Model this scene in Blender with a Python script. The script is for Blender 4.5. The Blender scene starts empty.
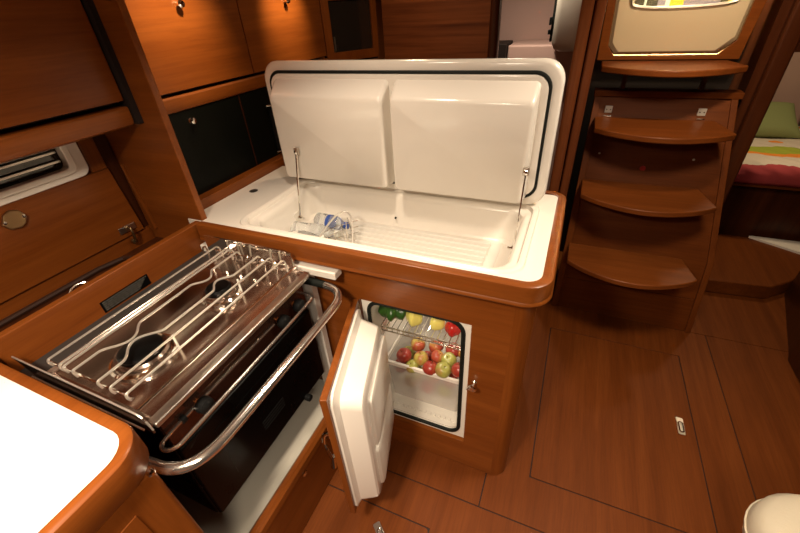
import bpy, bmesh, math, random
from mathutils import Vector, Matrix
random.seed(7)
PI = math.pi
SC = bpy.context.scene
COL = SC.collection

# ------------------------------------------------------------------ materials
def new_mat(name):
    m = bpy.data.materials.new(name); m.use_nodes = True
    nt = m.node_tree
    return m, nt, nt.nodes['Principled BSDF']

def plain(name, col, rough=.4, metal=0., coat=0., trans=0., ior=1.45, alpha=1., emis=None, es=0., bump=0., bscale=200, sss=0.):
    m, nt, b = new_mat(name)
    b.inputs['Base Color'].default_value = (*col, 1)
    b.inputs['Roughness'].default_value = rough
    b.inputs['Metallic'].default_value = metal
    b.inputs['Coat Weight'].default_value = coat
    b.inputs['Coat Roughness'].default_value = .08
    b.inputs['Transmission Weight'].default_value = trans
    b.inputs['IOR'].default_value = ior
    b.inputs['Alpha'].default_value = alpha
    if emis:
        b.inputs['Emission Color'].default_value = (*emis, 1)
        b.inputs['Emission Strength'].default_value = es
    # slight procedural variation of roughness, and bump
    tc = nt.nodes.new('ShaderNodeTexCoord'); n = nt.nodes.new('ShaderNodeTexNoise')
    n.inputs['Scale'].default_value = 9; nt.links.new(tc.outputs['Object'], n.inputs['Vector'])
    mr = nt.nodes.new('ShaderNodeMapRange')
    mr.inputs['To Min'].default_value = max(0, rough - .04); mr.inputs['To Max'].default_value = min(1, rough + .04)
    nt.links.new(n.outputs['Fac'], mr.inputs['Value']); nt.links.new(mr.outputs['Result'], b.inputs['Roughness'])
    if bump:
        n2 = nt.nodes.new('ShaderNodeTexNoise'); n2.inputs['Scale'].default_value = bscale
        nt.links.new(tc.outputs['Object'], n2.inputs['Vector'])
        bp = nt.nodes.new('ShaderNodeBump'); bp.inputs['Strength'].default_value = bump; bp.inputs['Distance'].default_value = .002
        nt.links.new(n2.outputs['Fac'], bp.inputs['Height']); nt.links.new(bp.outputs['Normal'], b.inputs['Normal'])
    return m

def wood(name, dark, mid, light, axis='y', rough=.34, coat=.25, grain=1., band=6.):
    """varnished veneer; grain runs along the given object axis"""
    m, nt, b = new_mat(name)
    N, L = nt.nodes, nt.links
    tc = N.new('ShaderNodeTexCoord')
    def mapped(al, ac):
        mp = N.new('ShaderNodeMapping')
        s = [ac, ac, ac]; s['xyz'.index(axis)] = al
        mp.inputs['Scale'].default_value = s
        L.new(tc.outputs['Object'], mp.inputs['Vector']); return mp
    a = mapped(.55, band)
    n1 = N.new('ShaderNodeTexNoise'); n1.inputs['Scale'].default_value = 1.6; n1.inputs['Detail'].default_value = 4; n1.inputs['Distortion'].default_value = .5
    L.new(a.outputs[0], n1.inputs['Vector'])
    f = mapped(7, 150)
    n2 = N.new('ShaderNodeTexNoise'); n2.inputs['Scale'].default_value = 1.; n2.inputs['Detail'].default_value = 5; n2.inputs['Roughness'].default_value = .65
    L.new(f.outputs[0], n2.inputs['Vector'])
    g = mapped(1.2, 34)
    n3 = N.new('ShaderNodeTexNoise'); n3.inputs['Scale'].default_value = 1.; n3.inputs['Detail'].default_value = 3
    L.new(g.outputs[0], n3.inputs['Vector'])
    cr = N.new('ShaderNodeValToRGB'); e = cr.color_ramp.elements
    e[0].position = .36; e[0].color = (*dark, 1); e[1].position = .66; e[1].color = (*light, 1)
    k = cr.color_ramp.elements.new(.5); k.color = (*mid, 1)
    ad = N.new('ShaderNodeMath'); ad.operation = 'MULTIPLY_ADD'; ad.inputs[1].default_value = .55; 
    L.new(n1.outputs['Fac'], ad.inputs[0])
    m3 = N.new('ShaderNodeMath'); m3.operation = 'MULTIPLY'; m3.inputs[1].default_value = .45
    L.new(n3.outputs['Fac'], m3.inputs[0]); L.new(m3.outputs[0], ad.inputs[2])
    L.new(ad.outputs[0], cr.inputs['Fac'])
    mx = N.new('ShaderNodeMix'); mx.data_type = 'RGBA'; mx.blend_type = 'MULTIPLY'
    mx.inputs['Factor'].default_value = .2 * grain
    cr2 = N.new('ShaderNodeValToRGB'); e2 = cr2.color_ramp.elements
    e2[0].position = .38; e2[0].color = (.35, .28, .22, 1); e2[1].position = .56; e2[1].color = (1, 1, 1, 1)
    L.new(n2.outputs['Fac'], cr2.inputs['Fac'])
    L.new(cr.outputs['Color'], mx.inputs['A']); L.new(cr2.outputs['Color'], mx.inputs['B'])
    L.new(mx.outputs['Result'], b.inputs['Base Color'])
    b.inputs['Roughness'].default_value = rough
    b.inputs['Coat Weight'].default_value = coat * .4; b.inputs['Coat Roughness'].default_value = .18; b.inputs['Specular IOR Level'].default_value = .12 if rough > .45 else .24
    bp = N.new('ShaderNodeBump'); bp.inputs['Strength'].default_value = .12; bp.inputs['Distance'].default_value = .001
    L.new(n2.outputs['Fac'], bp.inputs['Height']); L.new(bp.outputs['Normal'], b.inputs['Normal'])
    return m

WD, WM, WL = (.162, .040, .0056), (.197, .052, .0078), (.240, .067, .0108)
wood_x = wood('mahogany_grain_x', WD, WM, WL, 'x')
wood_y = wood('mahogany_grain_y', WD, WM, WL, 'y')
wood_z = wood('mahogany_grain_z', WD, WM, WL, 'z')
FD, FM, FL = (.112, .0275, .0042), (.136, .034, .0055), (.162, .043, .0074)
floor_wood = wood('cabin_sole_veneer', FD, FM, FL, 'y', rough=.5, coat=.0, band=9.)
stair_wood = wood('companionway_veneer', FD, FM, FL, 'x', rough=.5, coat=.0)
tread_wood = wood('tread_veneer', (.155, .040, .007), (.185, .049, .009), (.22, .060, .012), 'x', rough=.40, coat=.1)
stair_wood_z = wood('companionway_veneer_upright', FD, FM, FL, 'z', rough=.5, coat=.0)
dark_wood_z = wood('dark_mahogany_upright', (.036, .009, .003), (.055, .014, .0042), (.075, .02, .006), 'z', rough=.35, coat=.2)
dark_wood_x = wood('striped_bulkhead_veneer', (.10, .025, .009), (.20, .058, .018), (.29, .09, .028), 'x', rough=.38, coat=.2, band=14.)
sillm2 = plain('well_floor_plate', (.70, .67, .61), .3)
sillm = plain('grey_white_sill', (.50, .47, .40), .4)
gelcoat = plain('white_gelcoat', (.84, .79, .71), .22, coat=.4)
laminate = plain('white_laminate', (.86, .83, .75), .42, bump=.05, bscale=900)
liner = plain('fridge_liner', (.80, .76, .68), .35, coat=.2)
cream = plain('cream_lining', (.74, .62, .43), .45)
pinkwhite = plain('moulded_head_lining', (.62, .42, .36), .5)
rubber = plain('black_rubber', (.008, .010, .008), .6)
rubber.node_tree.nodes['Principled BSDF'].inputs['Specular IOR Level'].default_value = .25
black = plain('black_enamel', (.002, .002, .002), .28)
black.node_tree.nodes['Principled BSDF'].inputs['Specular IOR Level'].default_value = .2
blackp = plain('black_laminate_panel', (.0035, .004, .003), .3)
blackp.node_tree.nodes['Principled BSDF'].inputs['Specular IOR Level'].default_value = .12
blackm = plain('black_plastic', (.008, .008, .008), .4)
blackm.node_tree.nodes['Principled BSDF'].inputs['Specular IOR Level'].default_value = .2
labelblack = plain('label_black', (.002, .002, .002), .9)
labelblack.node_tree.nodes['Principled BSDF'].inputs['Specular IOR Level'].default_value = .05
labelgrey = plain('label_print_grey', (.16, .15, .13), .8)
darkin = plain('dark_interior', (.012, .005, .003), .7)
greym = plain('grey_painted_metal', (.05, .045, .042), .45, metal=.3)
railm = plain('satin_rail', (.86, .82, .76), .15, metal=.96)
chrome = plain('polished_chrome', (.86, .84, .80), .08, metal=1.)
steel = plain('polished_stainless_steel', (.56, .46, .40), .2, metal=1.)
hingem = plain('zinc_hinge', (.75, .74, .68), .35, metal=.4)
rodm = plain('plated_rod', (.88, .84, .77), .3, metal=.85)
steel_b = plain('brushed_stainless_steel', (.62, .58, .52), .3, metal=1.)
brass = plain('aged_brass', (.35, .24, .12), .28, metal=1.)
glass_dark = plain('tinted_glass', (.02, .015, .012), .05, coat=.6)
clear = plain('clear_plastic', (.93, .95, .95), .08, trans=.85, ior=1.3)
frost = plain('frosted_bin_plastic', (.93, .88, .82), .3, trans=.5, ior=1.1, alpha=.34)
frost_rim = plain('frosted_bin_rim', (.90, .84, .76), .3, alpha=.85)
fabric_cream = plain('cream_leather', (.62, .55, .42), .55, bump=.3, bscale=120)
pillow_green = plain('green_cotton', (.27, .31, .12), .85, bump=.3, bscale=300)
pillow_dark = plain('dark_teal_cotton', (.02, .07, .05), .85, bump=.3, bscale=300)
red_plast = plain('red_sticker', (.35, .02, .015), .4)
copper = plain('copper_fitting', (.6, .28, .10), .3, metal=1.)
veg_green = plain('pepper_green', (.02, .075, .008), .3, coat=.4, bump=1., bscale=60)
veg_yellow = plain('pepper_yellow', (.80, .72, .18), .3, coat=.5)
veg_red = plain('pepper_red', (.45, .015, .012), .25, coat=.6)
stemm = plain('fruit_stem', (.09, .05, .015), .8)
bluepl = plain('blue_label', (.03, .08, .35), .4)
yellowm = plain('yellow_cloth', (.85, .55, .03), .7)
purplem = plain('grey_violet_cloth', (.30, .24, .30), .7)
olivem = plain('dark_olive_cloth', (.05, .04, .02), .7)
whitel = plain('printed_white', (.75, .75, .68), .5)

def apple_mat(name, g, r, amount):
    m, nt, b = new_mat(name); N, L = nt.nodes, nt.links
    tc = N.new('ShaderNodeTexCoord')
    n = N.new('ShaderNodeTexNoise'); n.inputs['Scale'].default_value = 16; n.inputs['Detail'].default_value = 3
    mp = N.new('ShaderNodeMapping'); mp.inputs['Scale'].default_value = (1, 1, .45)
    L.new(tc.outputs['Object'], mp.inputs['Vector']); L.new(mp.outputs[0], n.inputs['Vector'])
    cr = N.new('ShaderNodeValToRGB'); e = cr.color_ramp.elements
    e[0].position = .62 - amount * .45; e[0].color = (*g, 1); e[1].position = .78 - amount * .4; e[1].color = (*r, 1)
    L.new(n.outputs['Fac'], cr.inputs['Fac']); L.new(cr.outputs['Color'], b.inputs['Base Color'])
    b.inputs['Roughness'].default_value = .32; b.inputs['Coat Weight'].default_value = .3
    return m
apple_red = apple_mat('apple_red_skin', (.50, .16, .05), (.30, .030, .018), .9)
apple_mix = apple_mat('apple_blush_skin', (.42, .34, .07), (.36, .07, .03), .52)
apple_mix2 = apple_mat('apple_orange_skin', (.52, .30, .07), (.36, .06, .03), .62)
apple_green = apple_mat('apple_green_skin', (.33, .32, .07), (.36, .18, .06), .2)

def quilt_mat():
    m, nt, b = new_mat('striped_quilt'); N, L = nt.nodes, nt.links
    tc = N.new('ShaderNodeTexCoord')
    sep = N.new('ShaderNodeSeparateXYZ'); L.new(tc.outputs['Object'], sep.inputs[0])
    n = N.new('ShaderNodeTexNoise'); n.inputs['Scale'].default_value = 14; L.new(tc.outputs['Object'], n.inputs['Vector'])
    w = N.new('ShaderNodeMath'); w.operation = 'MULTIPLY_ADD'; w.inputs[1].default_value = .05; L.new(n.outputs['Fac'], w.inputs[0]); L.new(sep.outputs['Y'], w.inputs[2])
    mr = N.new('ShaderNodeMapRange'); mr.inputs['From Min'].default_value = 0; mr.inputs['From Max'].default_value = 1.0
    L.new(w.outputs[0], mr.inputs['Value'])
    cr = N.new('ShaderNodeValToRGB'); cr.color_ramp.interpolation = 'CONSTANT'
    white = (.70, .62, .50, 1); stops = [(0, (.42, .055, .06, 1)), (.06, white), (.225, (.85, .28, .03, 1)), (.285, (.38, .45, .04, 1)), (.42, white)]
    e = cr.color_ramp.elements; e[0].position = 0; e[0].color = stops[0][1]; e[1].position = stops[1][0]; e[1].color = stops[1][1]
    for p, c in stops[2:]:
        q = e.new(p); q.color = c
    L.new(mr.outputs[0], cr.inputs['Fac'])
    # scattered orange leaves on the white field
    n2 = N.new('ShaderNodeTexNoise'); n2.inputs['Scale'].default_value = 5.; L.new(tc.outputs['Object'], n2.inputs['Vector'])
    gt = N.new('ShaderNodeMath'); gt.operation = 'GREATER_THAN'; gt.inputs[1].default_value = .66; L.new(n2.outputs['Fac'], gt.inputs[0])
    gy = N.new('ShaderNodeMath'); gy.operation = 'GREATER_THAN'; gy.inputs[1].default_value = .45; L.new(sep.outputs['Y'], gy.inputs[0])
    ml = N.new('ShaderNodeMath'); ml.operation = 'MULTIPLY'; L.new(gt.outputs[0], ml.inputs[0]); L.new(gy.outputs[0], ml.inputs[1])
    mx = N.new('ShaderNodeMix'); mx.data_type = 'RGBA'; L.new(ml.outputs[0], mx.inputs['Factor']); L.new(cr.outputs['Color'], mx.inputs['A']); mx.inputs['B'].default_value = (.85, .28, .03, 1)
    L.new(mx.outputs['Result'], b.inputs['Base Color']); b.inputs['Roughness'].default_value = .9
    wv = N.new('ShaderNodeTexWave'); wv.inputs['Scale'].default_value = 5; wv.inputs['Distortion'].default_value = 3; wv.bands_direction = 'DIAGONAL'
    L.new(tc.outputs['Object'], wv.inputs['Vector'])
    bp = N.new('ShaderNodeBump'); bp.inputs['Strength'].default_value = .5; bp.inputs['Distance'].default_value = .01
    L.new(wv.outputs['Fac'], bp.inputs['Height']); L.new(bp.outputs['Normal'], b.inputs['Normal'])
    return m
quilt = quilt_mat()

# ------------------------------------------------------------------ mesh helpers
class MB:
    def __init__(s): s.bm = bmesh.new()
    def box(s, x0, x1, y0, y1, z0, z1, rot=0, piv=None):
        vs = [(x, y, z) for x in (x0, x1) for y in (y0, y1) for z in (z0, z1)]
        if rot:
            c, sn = math.cos(rot), math.sin(rot); px, py = piv
            vs = [(px + (x - px) * c - (y - py) * sn, py + (x - px) * sn + (y - py) * c, z) for x, y, z in vs]
        v = [s.bm.verts.new(p) for p in vs]
        for f in ((0, 1, 3, 2), (4, 6, 7, 5), (0, 4, 5, 1), (2, 3, 7, 6), (0, 2, 6, 4), (1, 5, 7, 3)):
            s.bm.faces.new([v[i] for i in f])
        return s
    def loft(s, loops, cap0=True, cap1=True, closed=True):
        rows = [[s.bm.verts.new(p) for p in lp] for lp in loops]
        n = len(rows[0])
        for a, b in zip(rows, rows[1:]):
            for i in range(n if closed else n - 1):
                j = (i + 1) % n
                s.bm.faces.new((a[i], a[j], b[j], b[i]))
        if cap0: s.bm.faces.new(rows[0][::-1])
        if cap1: s.bm.faces.new(rows[-1])
        return s
    def prism(s, pts, axis, a, b):
        """pts are 2D in the two other axes (in xyz order); extruded from a to b"""
        k = 'xyz'.index(axis)
        def P(p, t):
            q = list(p); q.insert(k, t); return tuple(q)
        return s.loft([[P(p, a) for p in pts], [P(p, b) for p in pts]])
    def ring(s, outer, inner, axis, a, b):
        k = 'xyz'.index(axis)
        def P(p, t):
            q = list(p); q.insert(k, t); return tuple(q)
        s.loft([[P(p, a) for p in outer], [P(p, a) for p in inner], [P(p, b) for p in inner], [P(p, b) for p in outer], [P(p, a) for p in outer]], False, False)
        bmesh.ops.remove_doubles(s.bm, verts=s.bm.verts[:], dist=1e-6)
        return s
    def tube(s, path, r, n=10, closed=False, smooth=0):
        P = [Vector(p) for p in path]
        for _ in range(smooth):
            Q = [] if closed else [P[0]]
            m = len(P)
            for i in range(m if closed else m - 1):
                a, b = P[i], P[(i + 1) % m]; Q += [a * .75 + b * .25, a * .25 + b * .75]
            if not closed: Q.append(P[-1])
            P = Q
        m = len(P); up = None; loops = []
        for i in range(m):
            if closed: t = (P[(i + 1) % m] - P[i - 1])
            else: t = P[min(i + 1, m - 1)] - P[max(i - 1, 0)]
            t.normalize()
            if up is None:
                up = Vector((0, 0, 1)) if abs(t.z) < .9 else Vector((1, 0, 0))
            up = (up - t * up.dot(t)).normalized(); sd = t.cross(up)
            rr = r[i] if isinstance(r, (list, tuple)) else r
            loops.append([tuple(P[i] + (up * math.cos(2 * PI * k / n) + sd * math.sin(2 * PI * k / n)) * rr) for k in range(n)])
        if closed: loops.append(loops[0]); s.loft(loops, False, False); bmesh.ops.remove_doubles(s.bm, verts=s.bm.verts[:], dist=1e-7)
        else: s.loft(loops)
        return s
    def lathe(s, prof, loc, axis='z', n=24):
        """prof [(r,h)] turned about axis through loc"""
        k = 'xyz'.index(axis); loops = []
        for r, h in prof:
            lp = []
            for i in range(n):
                a = 2 * PI * i / n; q = [math.cos(a) * max(r, 1e-5), math.sin(a) * max(r, 1e-5)]; q.insert(k, h)
                lp.append(tuple(loc[j] + q[j] for j in range(3)))
            loops.append(lp)
        s.loft(loops, True, True); return s
    def sweep(s, path, prof, closed=False):
        """prof [(n,z)] offset along outward (right-hand) normal of a 2D path at given heights"""
        P = [Vector(p) for p in path]; m = len(P); loops = []
        for i in range(m):
            if closed: a, b = P[i] - P[i - 1], P[(i + 1) % m] - P[i]
            else: a = P[i] - P[i - 1] if i else P[1] - P[0]; b = P[i + 1] - P[i] if i < m - 1 else P[i] - P[i - 1]
            a, b = a.normalized(), b.normalized()
            na, nb = Vector((a.y, -a.x)), Vector((b.y, -b.x))
            nn = (na + nb).normalized(); k = 1 / max(.4, nn.dot(na))
            loops.append([(P[i].x + nn.x * q * k, P[i].y + nn.y * q * k, z) for q, z in prof])
        if closed: loops.append(loops[0]); s.loft(loops, False, False); bmesh.ops.remove_doubles(s.bm, verts=s.bm.verts[:], dist=1e-6)
        else: s.loft(loops)
        return s
    def move(s, M):
        bmesh.ops.transform(s.bm, matrix=M, verts=s.bm.verts[:]); return s
    def build(s, name, mat, parent=None, bevel=0., seg=2, smooth=True, ang=35, local=False, sub=0):
        bmesh.ops.recalc_face_normals(s.bm, faces=s.bm.faces[:])
        me = bpy.data.meshes.new(name); s.bm.to_mesh(me); s.bm.free()
        if parent is not None and not local:
            w = parent_world(parent).inverted(); me.transform(w)
        me.materials.append(mat)
        if smooth:
            me.shade_smooth(); me.set_sharp_from_angle(angle=math.radians(ang))
        o = bpy.data.objects.new(name, me); COL.objects.link(o)
        if parent is not None: o.parent = parent
        if bevel:
            b = o.modifiers.new('bevel', 'BEVEL'); b.width = bevel; b.segments = seg; b.limit_method = 'ANGLE'; b.angle_limit = math.radians(35); b.harden_normals = smooth
        if sub:
            u = o.modifiers.new('sub', 'SUBSURF'); u.levels = sub; u.render_levels = sub
        return o

def parent_world(o):
    M = Matrix.LocRotScale(o.location, o.rotation_euler, o.scale)
    while o.parent is not None:
        o = o.parent; M = Matrix.LocRotScale(o.location, o.rotation_euler, o.scale) @ M
    return M
def thing(name, label, cat, loc=(0, 0, 0), rotz=0, group=None):
    o = bpy.data.objects.new(name, None); COL.objects.link(o); o.empty_display_size = .05
    o.location = loc; o.rotation_euler = (0, 0, rotz); o['label'] = label; o['category'] = cat
    if group: o['group'] = group
    return o
def tag(o, label, cat, group=None, kind=None):
    o['label'] = label; o['category'] = cat
    if group: o['group'] = group
    if kind: o['kind'] = kind
    return o
def struct(o):
    o['kind'] = 'structure'; return o
def dup(root, loc=None, rotz=None, label=None):
    r = root.copy(); COL.objects.link(r)
    if loc is not None: r.location = loc
    if rotz is not None: r.rotation_euler = (0, 0, rotz)
    if label: r['label'] = label
    for ch in list(root.children):
        c = ch.copy(); COL.objects.link(c); c.parent = r
        for g in list(ch.children):
            d = g.copy(); COL.objects.link(d); d.parent = c
    return r
def B(*a): return MB().box(*a)
def rrect(x0, x1, y0, y1, r, n=6):
    """counter-clockwise rounded rectangle; r one radius or four (x0y0,x1y0,x1y1,x0y1)"""
    if not isinstance(r, (list, tuple)): r = [r] * 4
    out = []
    for (cx, cy, a0, rr) in ((x0 + r[0], y0 + r[0], PI, r[0]), (x1 - r[1], y0 + r[1], 1.5 * PI, r[1]), (x1 - r[2], y1 - r[2], 0, r[2]), (x0 + r[3], y1 - r[3], .5 * PI, r[3])):
        for i in range(n + 1):
            a = a0 + .5 * PI * i / n
            out.append((cx + max(rr, 1e-4) * math.cos(a), cy + max(rr, 1e-4) * math.sin(a)))
    return out

# ================================================================== SETTING
# floor boards: laid panels with dark joints
fl = MB().box(-1.75, 2.6, -1.6, 5.2, -.05, -.004)
struct(fl.build('floor', darkin))
def sole(x0, x1, y0, y1, r=.0, name='floor_panel'):
    g = .0022
    pts = rrect(x0 + g, x1 - g, y0 + g, y1 - g, r, 4) if r else [(x0 + g, y0 + g), (x1 - g, y0 + g), (x1 - g, y1 - g), (x0 + g, y1 - g)]
    return MB().prism(pts, 'z', -.004, 0)
hx0, hx1, hy0, hy1 = .10, .753, .925, 1.866
def floor_piece(m, n=[0]):
    n[0] += 1
    o = m.build('floor', floor_wood, None, .0006, 1, smooth=False); struct(o); return o
q_ = .0022
floor_piece(MB().ring([(-.07 + q_, .735 + q_), (.912 - q_, .735 + q_), (.912 - q_, 2.09 - q_), (-.07 + q_, 2.09 - q_)], [(hx0 - q_, hy0 - q_), (hx1 + q_, hy0 - q_), (hx1 + q_, hy1 + q_), (hx0 - q_, hy1 + q_)], 'z', -.004, 0))
floor_piece(sole(.912, 1.9, -.2, 2.09))
floor_piece(sole(-.75, -.07, .735, 1.3))
floor_piece(sole(-.0, 2.1, 2.09, 3.4))
floor_piece(MB().prism([(-.80, .59 + q_), (-.225 + q_, .59 + q_), (-.225 + q_, -.2), (.912 - q_, -.2), (.912 - q_, .735 - q_), (-.80, .735 - q_)], 'z', -.004, 0))
h = thing('floor_hatch', 'large square wooden floor hatch with a flush chrome pull ring', 'floor hatch', ((hx0 + hx1) / 2, (hy0 + hy1) / 2, 0), group='floor hatches')
sole(hx0, hx1, hy0, hy1, .008).build('hatch_board', floor_wood, h, .0006, 1, smooth=False)
def ringpull(par, x, y, rz):
    c, s_ = math.cos(rz), math.sin(rz)
    M = Matrix.Translation((x, y, 0)) @ Matrix.Rotation(rz, 4, 'Z')
    MB().prism(rrect(-.014, .014, -.045, .045, .006), 'z', 0, .0035).move(M).build('ring_plate', steel_b, par, .0008, 1)
    MB().tube([(p[0], p[1], .006) for p in rrect(-.008, .008, -.034, .02, .007, 4)], .0026, 8, True).move(M).build('pull_ring', chrome, par)
ringpull(h, .698, 1.40, 0)
h = thing('floor_hatch', 'small floor hatch in front of the open fridge door with a chrome lifting ring', 'floor hatch', (-.57, .3, 0), group='floor hatches')
sole(-.80, -.225, -.2, .59, .012).build('hatch_board', floor_wood, h, .0006, 1, smooth=False)
ringpull(h, -.388, .505, .9)

struct(B(-1.75, 2.6, -1.6, 5.2, 2.02, 2.06).build('ceiling', plain('wooden_headlining', (.34, .18, .09), .6)))
struct(B(-1.75, 2.6, -1.6, -1.55, -.05, 2.02).build('wall_rear', dark_wood_x))
struct(B(-1.75, -1.62, -1.55, 5.2, -.05, 2.02).build('wall_left', wood_y))
struct(B(2.55, 2.6, -1.55, 5.2, -.05, 2.02).build('wall_right', dark_wood_z))
struct(B(-1.62, 2.55, 5.1, 5.2, -.05, 2.02).build('wall_far', pinkwhite))

# ================================================================== GALLEY, HULL SIDE LEFT OF THE PARTITION
# partition panel between stove recess and the fridge counter
p = MB().prism([(-1.62, .86), (-1.19, .86), (-1.19, .885), (-1.62, .885)], 'z', 0, 2.02)
o = p.build('partition_panel', wood_x, None, .004, 2)
tag(o, 'tall upright wooden partition between the stove and the white worktop', 'partition')
# upper locker with flap door
c = thing('upper_locker', 'wooden overhead locker with a wide plain door above the small cabin window', 'locker', (-1.45, .1, 1.37))
B(-1.62, -1.325, -1.0, .835, 1.44, 2.02).build('locker_body', darkin, c)
B(-1.325, -1.30, -1.0, .836, 1.447, 1.99).build('door', wood_y, c, .002)
MB().prism([(-1.60, 1.37), (-1.315, 1.37), (-1.303, 1.376), (-1.298, 1.39), (-1.298, 1.425), (-1.302, 1.43), (-1.60, 1.43)], 'y', -1.0, .838).build('rounded_rail', wood_y, c, .001)
o = B(-1.60, -1.284, .842, .8595, 1.375, 2.02).build('shadow_gap_trim', plain('black_shadow_strip', (.010, .003, .0015), .9)); struct(o)  # dark trim with the shade of the locker gap painted in as near-black
# hull side behind the stove: lower flap panel, window, strip
c = thing('hull_side_locker', 'low wooden flap panel with brass latches behind the stove under the window', 'locker', (-1.55, .1, .955))
MB().prism([(.185, .965), (.828, .965), (.806, 1.222), (.185, 1.222)], 'x', -1.61, -1.50).build('flap_door', wood_y, c, .002)
B(-1.61, -1.51, .185, .858, .90, .962).build('bottom_rail', wood_y, c)
# latch body
b = MB().prism([(.45, 1.175), (.462, 1.155), (.49, 1.150), (.505, 1.158), (.515, 1.18), (.505, 1.20), (.485, 1.208), (.465, 1.20)], 'x', -1.50, -1.487).build('latch', brass, c, .003)
MB().lathe([(.004, 0), (.005, .004), (.0, .006)], (-1.487, .458, 1.18), 'x', 10).build('screw', chrome, b)
MB().lathe([(.004, 0), (.005, .004), (.0, .006)], (-1.487, .507, 1.18), 'x', 10).build('screw', chrome, b)
b = B(-1.50, -1.494, .735, .80, .985, 1.01).build('catch_plate', steel_b, c, .002)
MB().tube([(-1.494, .768, 1.0), (-1.478, .768, 1.0), (-1.472, .766, .985), (-1.476, .765, .955)], .006, 8).build('catch_bolt', brass, b)
MB().lathe([(.010, 0), (.013, .004), (.011, .010), (.004, .014)], (-1.492, .765, .945), 'x', 14).build('catch_knob', brass, b)
# window
w = MB().ring(rrect(-.2, .752, 1.222, 1.40, .03), rrect(-.14, .70, 1.258, 1.36, .02), 'x', -1.545, -1.50).build('window_frame', gelcoat, None, .006, 3)
w.name = 'window_1'; struct(w)
MB().ring(rrect(-.155, .715, 1.243, 1.37, .026), rrect(-.135, .695, 1.262, 1.355, .018), 'x', -1.503, -1.492).build('window_rim', gelcoat, w, .003, 2)
B(-1.54, -1.535, -.15, .71, 1.25, 1.37).build('window_pane', glass_dark, w)
for z in (1.283, 1.312): B(-1.533, -1.520, -.13, .69, z, z + .006).build('blind_rail', steel_b, w)
struct(B(-1.61, -1.545, -1.0, .858, 1.222, 1.44).build('trim_1', wood_y))
o = B(-1.545, -1.505, .756, .808, 1.222, 1.38).build('trim_2', wood_z, None, .003); struct(o)
o = B(-1.545, -1.515, .812, .858, .96, 1.44).build('trim_3', dark_wood_z, None, .002); struct(o)
# slanting fillet on the partition and little ledge
o = MB().prism([(-1.498, .955), (-1.498, 1.215), (-1.492, 1.22), (-1.468, .965), (-1.468, .955)], 'y', .848, .8605).build('trim_4', wood_z, None, .002); struct(o)
# shelf tray behind the splash board
c = thing('recessed_tray', 'dark recessed tray running behind the stove splash board', 'tray', (-1.36, .2, .9))
B(-1.50, -1.223, .19, .858, .895, .91).build('tray_floor', dark_wood_z, c)
MB().tube([(-1.47, .20, .925), (-1.47, .60, .925), (-1.45, .68, .925), (-1.40, .70, .925), (-1.29, .70, .925), (-1.26, .68, .925), (-1.25, .6, .925), (-1.25, .20, .925)], .009, 8).build('tray_rim', plain('dark_brown_plastic', (.035, .014, .008), .4), c)
MB().tube([(-1.24, .40, .985), (-1.25, .41, 1.01), (-1.26, .44, 1.022), (-1.25, .475, 1.012), (-1.24, .48, .985)], .004, 8, smooth=2).build('chrome_loop', chrome, c)
# splash board
c = thing('splash_board', 'upright wooden splash board behind the stove with a black instruction label', 'board', (-1.21, .5, .80))
B(-1.222, -1.197, .20, .858, 0, 1.03).build('board', wood_y, c, .004, 3)
lb = B(-1.197, -1.1955, .442, .60, .928, .966).build('instruction_label', labelblack, c)
t = MB()
for r in range(5):
    y = .448
    z = .962 - r * .0066
    end = .594 - r * .008
    while y < end:
        wl = random.uniform(.006, .018); t.box(-1.1956, -1.1950, y, min(end, y + wl), z - .0020, z); y += wl + .0035
t.build('label_text', labelgrey, lb, smooth=False)
# grey strip / recess liner
c = thing('stove_recess', 'grey and white lined recess that holds the gimballed stove', 'recess', (-.95, .5, .30))
B(-1.196, -1.10, .20, .845, .80, .925).build('grey_back_strip', greym, c, .003)
B(-1.195, -1.18, .20, .845, .31, .80).build('rear_lining', black, c)
B(-1.18, -.68, .19, .858, .285, .30).build('white_sill', sillm, c)
MB().prism([(-.705, .30), (-.705, .312), (-.69, .318), (-.675, .318), (-.675, .30)], 'y', .19, .845).build('sill_lip', sillm, c)
B(-.785, -.728, .83, .858, .30, .93).build('white_side_strip', gelcoat, c, .002)
B(-1.195, -.612, .815, .858, .925, .952).build('white_support_ledge', gelcoat, c, .004, 3)
# locker front under the stove
c = thing('stove_base_cabinet', 'low dark wooden front under the stove with a small round lock', 'cabinet', (-.68, .5, 0))
B(-.70, -.672, .17, .872, 0, .29).build('front_panel', wood_y, c, .002)
MB().prism([(-.70, .29), (-.70, .318), (-.692, .326), (-.678, .326), (-.666, .316), (-.664, .29)], 'y', .19, .872).build('rounded_top_rail', wood_y, c)
MB().lathe([(.010, 0), (.011, .003), (.007, .005), (.0, .006)], (-.672, .50, .255), 'x', 16).build('lock', chrome, c)

# ---------------------------------------------------------------- island front, left return next to stove
# ================================================================== CORNER WORKTOP bottom left
c = thing('corner_cabinet', 'dark wooden corner cabinet below the white worktop at the bottom left', 'cabinet', (-.9, -.2, 0))
B(-1.6, -.612, -1.0, .155, 0, .957).build('cabinet_body', wood_z, c, .012, 3)
B(-.612, -.6095, -.9, .09, .06, .90).build('door', wood_z, c, .003)
c = thing('corner_worktop', 'white worktop with rounded wooden border beside the left end of the stove', 'worktop', (-.9, -.2, .96))
R0 = .075
path = [(-1.6, .163)] + [(-.677 + .06 * math.sin(a), .163 - .06 + .06 * math.cos(a)) for a in [i * PI / 16 for i in range(9)]] + [(-.617, -1.0)]
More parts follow.
